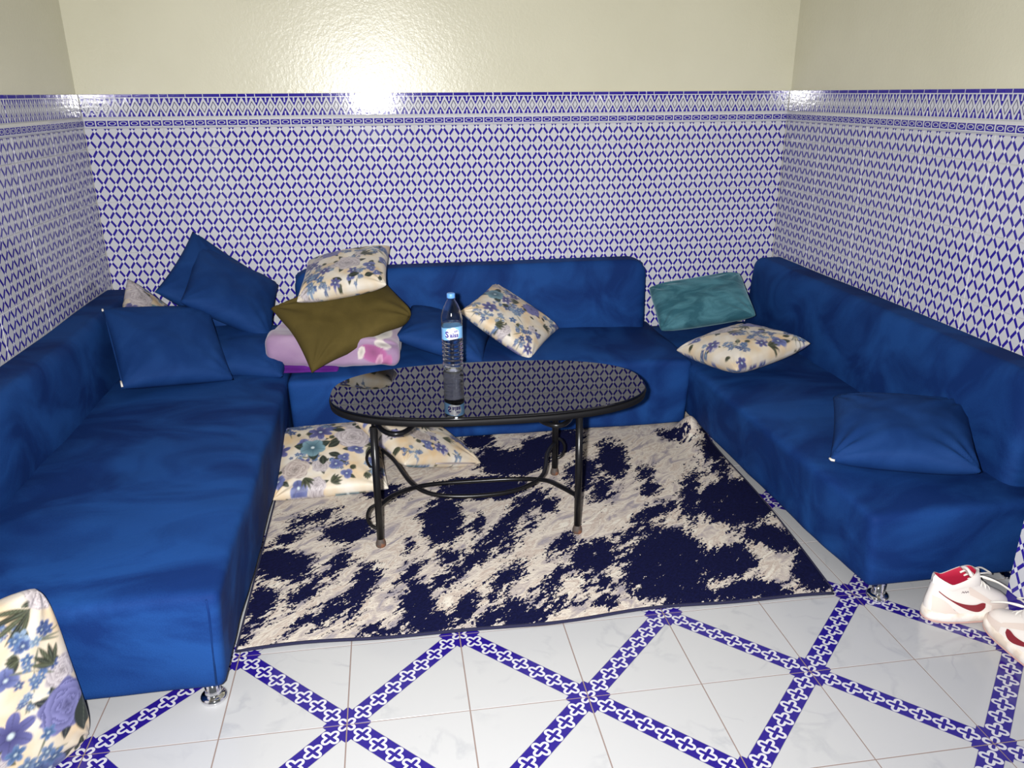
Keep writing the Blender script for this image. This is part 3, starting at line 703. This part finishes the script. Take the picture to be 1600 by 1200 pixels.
# ------------------------------------------------------------------ coffee table
def table():
    root = thing('coffee_table', 'oval coffee table with a black glass top and curved black iron legs', 'table', (0.795, 0.779, 0), (0, 0, rad(-1.7)))
    N = 96; A, B, ex = 0.603, 0.303, 2.5; cx = 0.068; cy = 0.020
    def ring(s, z, ins=0.0):
        out = []
        for k in range(N):
            t = 2*math.pi*k/N; c, s_ = math.cos(t), math.sin(t)
            out.append((cx+(A-ins)*math.copysign(abs(c)**(2/ex), c), cy+(B-ins)*math.copysign(abs(s_)**(2/ex), s_), z))
        return out
    def slab(name, levels, m):
        V, Fc = [], []
        for z, ins in levels: V += ring(1, z, ins)
        for i in range(len(levels)-1):
            for k in range(N): l = (k+1) % N; Fc.append((i*N+k, i*N+l, (i+1)*N+l, (i+1)*N+k))
        Fc.append(tuple(range(N-1, -1, -1))); Fc.append(tuple((len(levels)-1)*N+k for k in range(N)))
        o = mesh_obj(name, V, Fc, m, root)
        for p in o.data.polygons: p.use_smooth = len(p.vertices) == 4
        return o
    slab('glass_top', [(0.5088, 0.003), (0.510, 0.0015), (0.519, 0.0015), (0.52, 0.0025)], m_glass_top)
    slab('rim', [(0.484, 0.006), (0.486, 0.0), (0.506, -0.003), (0.5085, 0.0), (0.5085, 0.02)], m_rim)
    LX0, LY = 0.368, 0.249; r = 0.0132
    for sx in (-1, 1):
        for sy in (-1, 1):
            LX = LX0+(0.026 if sx < 0 and sy > 0 else 0.0)
            lg = mesh_obj('leg', *tube([(sx*LX, sy*LY, 0.028), (sx*LX, sy*LY, 0.25), (sx*LX*0.995, sy*LY*0.995, 0.487)], r, 14), m_iron, root, True)
            cap = lathe([(0.0165, 0.0), (0.019, 0.004), (0.018, 0.016), (0.0145, 0.026), (0.013, 0.032)], 18)
            mesh_obj('foot_cap', *cap, m_cap, lg, True, loc=(sx*LX, sy*LY, 0.0125))
            lg['_'] = 0; del lg['_']
            if not (sx > 0 and sy < 0):       # C scroll on the outside of the leg
                pts = [(sx*(LX+0.004), sy*LY, 0.185), (sx*(LX+0.03), sy*LY, 0.17), (sx*(LX+0.042), sy*LY, 0.135), (sx*(LX+0.03), sy*LY, 0.10), (sx*(LX+0.004), sy*LY, 0.085)]
                mesh_obj('scroll', *tube(smooth_path(pts, 6), 0.006, 10), m_iron, lg, True)
    LX = LX0
    for sx in (-1, 1):                        # long oval rings under the top against the legs
        pts = [(sx*(LX-0.078)+0.085*math.cos(a*math.pi/24), 0.238*math.sin(a*math.pi/24), 0.452) for a in range(48)]
        mesh_obj('top_ring', *tube(pts, 0.0095, 12, True), m_iron, root, True)
    for s in (-1, 1):                         # two stretchers that cross at either end and part in the middle
        pts = [(-LX, s*LY, 0.175), (-LX+0.05, s*LY*0.62-0.01, 0.172), (-LX+0.12, s*0.02-0.05, 0.150), (-0.16, -s*0.045-0.062, 0.135), (0, -s*0.062-0.066, 0.13), (0.16, -s*0.045-0.062, 0.135), (LX-0.10, s*0.02-0.05, 0.150), (LX-0.05, s*LY*0.62-0.01, 0.165), (LX, s*LY, 0.165)]
        mesh_obj('stretcher', *tube(smooth_path(pts, 8), 0.0085, 12), m_iron, root, True)
table()

# ------------------------------------------------------------------ bottle
m_pet, nt, b = mat('clear_bottle_plastic', 0.06, (0.96, 0.98, 1, 1)); b.inputs['Transmission Weight'].default_value = 1.0; b.inputs['IOR'].default_value = 1.28
bump(nt, b, noise_n(nt, 55, 2, dist=1.0), 0.22, 0.004)
m_water, nt, b = mat('water', 0.0, (0.97, 0.99, 1, 1)); b.inputs['Transmission Weight'].default_value = 1.0; b.inputs['IOR'].default_value = 1.33
m_bcap, nt, b = mat('pale_blue_cap', 0.4, srgb(96, 152, 222))
m_label, nt, b = mat('bottle_label', 0.35)
u, v = uvx(nt)                                # wavy pale blue paper with a white cloud
def blob(cx, cy, rx, ry): return (((u-cx)/rx)*((u-cx)/rx)+((v-cy)/ry)*((v-cy)/ry)) < 1.0
cl = blob(0.0, 0.42, 0.62, 0.40).mx(blob(-0.28, 0.62, 0.26, 0.28)).mx(blob(0.1, 0.72, 0.3, 0.26)).mx(blob(0.4, 0.55, 0.25, 0.28))
nt.links.new(mixc(nt, cl, srgb(128, 182, 232), srgb(228, 232, 240)), b.inputs['Base Color'])
m_ink, nt, b = mat('label_ink', 0.5, srgb(52, 40, 132))
def bottle():
    root = thing('water_bottle', 'clear plastic water bottle with a pale blue cap on the table', 'bottle', (0.742, 1.018, 0.5203), (0, 0, 0))
    R = 0.0425; prof = [(0.030, 0.0), (0.037, 0.002), (0.0415, 0.008), (R, 0.016), (R, 0.030)]
    z = 0.034
    for k in range(6): prof += [(R-0.0022, z), (R-0.0030, z+0.003), (R-0.0022, z+0.006), (R, z+0.010), (R, z+0.0155)]; z += 0.0165
    prof += [(R-0.0012, 0.136), (R-0.0012, 0.186), (R, 0.190), (R-0.002, 0.194), (R, 0.199), (R-0.002, 0.204), (R, 0.209), (R-0.0004, 0.222), (0.0405, 0.234), (0.036, 0.250), (0.029, 0.268), (0.021, 0.284), (0.0152, 0.293), (0.0142, 0.297), (0.0175, 0.2985), (0.0175, 0.3005), (0.0138, 0.302), (0.0135, 0.312)]
    inner = [(max(0.004, r-0.0006), zz) for r, zz in prof[::-1] if zz > 0.001]+[(0.03, 0.0008)]
    V, Fc = lathe(prof+inner, 40, False)
    V.append((0, 0, 0.0)); V.append((0, 0, 0.0008)); n = len(prof+inner); s = 40
    Fc += [(len(V)-2, (k+1) % s, k) for k in range(s)]+[(len(V)-1, (n-1)*s+k, (n-1)*s+(k+1) % s) for k in range(s)]
    mesh_obj('bottle_body', V, Fc, m_pet, root, True)
    wp_ = [(max(0.001, r-0.0012), zz) for r, zz in prof if 0.001 < zz < 0.20]; wp_ = [(0.03, 0.0016)]+wp_
    mesh_obj('water', *lathe(wp_, 40), m_water, root, True)
    cp = [(0.0160, 0.300), (0.0164, 0.303), (0.0162, 0.316), (0.0150, 0.3185), (0.0135, 0.319)]
    V, Fc = lathe(cp, 40); V = [Vector((x*(1+(0.018 if (i % 40) % 2 else 0)), y*(1+(0.018 if (i % 40) % 2 else 0)), zz)) for i, (x, y, zz) in enumerate(V)]
    mesh_obj('cap', V, Fc, m_bcap, root, True)
    # label band; u = angle from the front, v = 0-1 up
    V, UV, Fc = [], [], []; n = 72; zr = [0.138, 0.150, 0.165, 0.180, 0.187]
    for k in range(n+1):
        a = -math.pi+2*math.pi*k/n
        for q, zz in enumerate(zr):
            z2 = zz+(0.004*math.sin(a*2.0+0.5) if q in (0, 4) else 0)
            V.append((0.0421*math.sin(a), -0.0421*math.cos(a), z2)); UV.append((a/1.1, (z2-0.134)/0.056))
    for k in range(n):
        for q in range(4): Fc.append((k*5+q, (k+1)*5+q, (k+1)*5+q+1, k*5+q+1))
    lb = mesh_obj('label', V, Fc, m_label, root, True, uvs=UV)
    lb['label'] = 'pale blue label with a white cloud and dark lettering'
    def text(body, size, x0, z0, bold=0.0):
        cu = bpy.data.curves.new('lettering', 'FONT'); cu.body = body; cu.size = size; cu.align_x = 'CENTER'; cu.offset = bold; cu.resolution_u = 3
        t = bpy.data.objects.new('lettering', cu); C.objects.link(t)
        dg = bpy.context.evaluated_depsgraph_get(); me = bpy.data.meshes.new_from_object(t.evaluated_get(dg)); bpy.data.objects.remove(t)
        bm = bmesh.new(); bm.from_mesh(me); bmesh.ops.triangulate(bm, faces=bm.faces)
        bmesh.ops.subdivide_edges(bm, edges=[e_ for e_ in bm.edges if e_.calc_length() > 0.006], cuts=2, use_grid_fill=False)
        for vv in bm.verts:
            a = (vv.co.x+x0)/0.0427; vv.co = Vector((0.0427*math.sin(a), -0.0427*math.cos(a), z0+vv.co.y))
        bm.to_mesh(me); bm.free(); me.materials.clear(); me.materials.append(m_ink)
        link('lettering', me, lb)
    text('S', 0.034, -0.0215, 0.1480, 0.0012); text('aiss', 0.0255, 0.0085, 0.1490, 0.0009); text('ain', 0.0155, 0.0165, 0.1690, 0.0004)
    root.rotation_euler[2] = math.atan2(0.742-CAM.x, 1.018-CAM.y)*-1.0
bottle()

# ------------------------------------------------------------------ sneakers
m_leather, nt, b = mat('white_leather', 0.45, srgb(226, 220, 214))
m_cream, nt, b = mat('off_white_suede', 0.7, srgb(214, 200, 190))
m_sole, nt, b = mat('white_rubber', 0.5, srgb(228, 222, 212))
n1 = noise_n(nt, 25, 3); nt.links.new(ramp(nt, n1, [(0.35, srgb(206, 192, 176)), (0.6, srgb(230, 224, 216))]), b.inputs['Base Color'])
m_red, nt, b = mat('crimson_lining', 0.7, srgb(176, 22, 58))
m_dred, nt, b = mat('dark_red_leather', 0.4, srgb(124, 28, 40))
m_lace, nt, b = mat('white_lace', 0.8, srgb(226, 222, 214))
m_tread, nt, b = mat('worn_outsole', 0.6, srgb(186, 150, 142))
m_grey, nt, b = mat('grey_emblem', 0.5, srgb(120, 108, 112))
def sneaker(label, loc, rotz, side):
    """local x from heel (0) to toe (0.285), y sideways, z up; side = the flank that carries the mark as seen"""
    root = thing('sneaker', label, 'shoe', loc, (0, 0, rotz))
    lev = [0.030, 0.045, 0.060, 0.075, 0.090, 0.105, 0.120, 0.135, 0.148]
    xb = [0.004, 0.002, 0.003, 0.005, 0.008, 0.011, 0.014, 0.017, 0.020]
    xf = [0.283, 0.281, 0.272, 0.252, 0.222, 0.196, 0.172, 0.150, 0.140]
    ww = [0.047, 0.046, 0.044, 0.041, 0.038, 0.036, 0.035, 0.035, 0.035]
    it = lambda t, z: float(np.interp(z, lev, t))
    def half(x, z):
        a, b_ = it(xb, z), it(xf, z); t = min(1, max(0, (x-a)/(b_-a))); s = 2*t-1
        w_ = it(ww, z); full = max(0.0, 1-abs(s)**3.2)**(1/2.2)
        return w_*full*(1-0.10*math.sin(t*math.pi)*(1 if 0.2 < t < 0.6 else 0)*0)
    NS = 56
    def loop(z, ins=0.0, zf=None):
        a, b_ = it(xb, z)+ins, it(xf, z)-ins; out = []
        for k in range(NS):
            an = 2*math.pi*k/NS; c, s = math.cos(an), math.sin(an)
            x = (a+b_)/2+(b_-a)/2*math.copysign(abs(c)**0.82, c)
            y = max(0.0, half(x, z)-ins*0.9) if abs(c) < 0.9999 else 0.0
            y = math.copysign(y, s) if abs(s) > 1e-6 else 0.0
            out.append((x, y, zf(x) if zf else z))
        return out
    def loft(name, loops, m, parent, cap0=False, cap1=False):
        V = [p for l in loops for p in l]; Fc = []
        for i in range(len(loops)-1):
            for k in range(NS): l = (k+1) % NS; Fc.append((i*NS+k, i*NS+l, (i+1)*NS+l, (i+1)*NS+k))
        if cap0: Fc.append(tuple(range(NS-1, -1, -1)))
        if cap1: Fc.append(tuple((len(loops)-1)*NS+k for k in range(NS)))
        return mesh_obj(name, V, Fc, m, parent, True)
    def sl(z, g): 
        l = loop(0.030); cx_, = (0.142,)
        return [(cx_+(x-cx_)*(1+g/0.14), y*(1+g/0.047), z+(0.006*max(0, (x-0.22)/0.06)**2)) for x, y, _ in l]
    sole = loft('midsole', [sl(0.006, 0.003), sl(0.010, 0.006), sl(0.022, 0.006), sl(0.033, 0.004), sl(0.036, 0.0)], m_sole, root, True, True)
    loft('outsole', [sl(0.0, 0.002), sl(0.002, 0.0055), sl(0.006, 0.0055)], m_tread, sole, True, True)
    col = lambda x: 0.128+0.036*max(0.0, (x-0.055)/0.085)**1.3+0.020*max(0.0, (0.06-x)/0.04)
    loops = [loop(z) for z in (0.030, 0.045, 0.060, 0.075, 0.090, 0.105, 0.118)]+[loop(0.128, 0, lambda x: min(col(x), 0.13)-0.002), loop(0.140, 0.0, col), loop(0.142, 0.003, lambda x: col(x)+0.004)]
    up = loft('upper', loops, m_leather, root)
    loft('lining', [loop(0.142, 0.003, lambda x: col(x)+0.004), loop(0.140, 0.006, lambda x: col(x)+0.001), loop(0.12, 0.007), loop(0.09, 0.008), loop(0.05, 0.010)], m_red, up, False, True)
    V, Fc = [], []                                                  # collar band
    band = [loop(0.122, -0.0025, lambda x: min(col(x)-0.016, 0.125)), loop(0.132, -0.004, lambda x: col(x)-0.007), loop(0.140, -0.0015, lambda x: col(x)+0.003)]
    loft('collar', band, m_leather, up)
    def patch(name, fn, nu, nv, m, sd, off=0.0018, parent=up):
        V, Fc = [], []
        for i in range(nu+1):
            for j in range(nv+1):
                x, z = fn(i/nu, j/nv); V.append((x, sd*(half(x, z)+off), z))
        for i in range(nu):
            for j in range(nv):
                q = (i*(nv+1)+j, (i+1)*(nv+1)+j, (i+1)*(nv+1)+j+1, i*(nv+1)+j+1); Fc.append(q if sd < 0 else q[::-1])
        return mesh_obj(name, V, Fc, m, parent, True)
    for sd in (-1, 1):
        def sw(u_, v_):                                             # swoosh: thin from the heel, thick hook at the front
            x = 0.022+0.150*u_
            mid = 0.108-0.062*math.sin(min(1, u_*1.02)*math.pi*0.5)**0.9+0.012*max(0, (u_-0.75)/0.25)**2
            th = 0.004+0.030*max(0.0, (u_-0.2)/0.8)**1.3*(1-max(0, (u_-0.86)/0.14)**2*0.7)
            return x, mid+th*(v_-0.35)
        patch('side_stripe', sw, 28, 4, m_dred, sd, 0.0028)
        patch('heel_panel', lambda u_, v_: (0.010+0.080*u_*(1-0.25*v_), 0.037+v_*(0.052*(1-0.75*u_**2))), 10, 6, m_cream, sd, 0.0014)
        patch('toe_panel', lambda u_, v_: (0.195+0.082*u_, 0.037+v_*0.030*(1-0.62*u_)), 12, 5, m_cream, sd, 0.0014)
        patch('lace_panel', lambda u_, v_: (0.118+0.085*u_-0.010*v_, 0.098-0.045*u_+v_*(0.032-0.012*u_)), 10, 5, m_cream, sd, 0.0022)
        patch('emblem', lambda u_, v_: (0.088+0.024*u_, 0.104+0.006*math.sin(u_*math.pi*3)**2+0.004*v_), 8, 2, m_grey, sd, 0.003)
    # tongue
    V, Fc = [], []
    for i in range(9):
        t = i/8; x = 0.205-0.085*t; z = 0.086+0.088*t
        for j in range(7):
            y = (j/6-0.5)*0.052*(0.75+0.25*t); V.append((x+0.006*abs(j/6-0.5)*0, y, z-0.010*(j/3-1)**2))
    n = len(V); V += [(x-0.007, y, z-0.004) for x, y, z in V]
    for i in range(8):
        for j in range(6):
            a = i*7+j; Fc.append((a, a+1, a+8, a+7)); Fc.append((n+a, n+a+7, n+a+8, n+a+1))
    for i in range(8): Fc += [(i*7, i*7+7, n+i*7+7, n+i*7), (i*7+6, n+i*7+6, n+i*7+13, i*7+13)]
    for j in range(6): Fc += [(j, n+j, n+j+1, j+1), (56+j, 57+j, n+57+j, n+56+j)]
    tg = mesh_obj('tongue', V, Fc, m_leather, up, True)
    for k in range(6):
        t = k/5; x = 0.208-0.078*t; z = 0.083+0.065*t
        pts = [(x-0.006, -0.030+0.004*t, z-0.012), (x+0.004, -0.017, z+0.003), (x+0.006, 0, z+0.006), (x+0.001, 0.017, z+0.003), (x-0.01, 0.030-0.004*t, z-0.010)]
        mesh_obj('lace', *tube(smooth_path(pts, 5), 0.0034, 7), m_lace, up, True)
    for sd in (-1, 1):
        pts = [(0.150, sd*0.004, 0.140), (0.165, sd*0.022, 0.150), (0.200, sd*0.042, 0.140), (0.235, sd*0.052, 0.118), (0.243, sd*0.044, 0.112), (0.215, sd*0.028, 0.128), (0.170, sd*0.010, 0.140)]
        mesh_obj('lace_loop', *tube(smooth_path(pts, 6), 0.003, 7), m_lace, up, True)
    return root
sneaker('white high-top sneaker with dark red side stripe beside the right sofa', (2.130, -0.145, 0), rad(-3), 1)
sneaker('white high-top sneaker nearest the camera cut off by the right edge', (2.325, -0.492, 0), rad(92), 1)
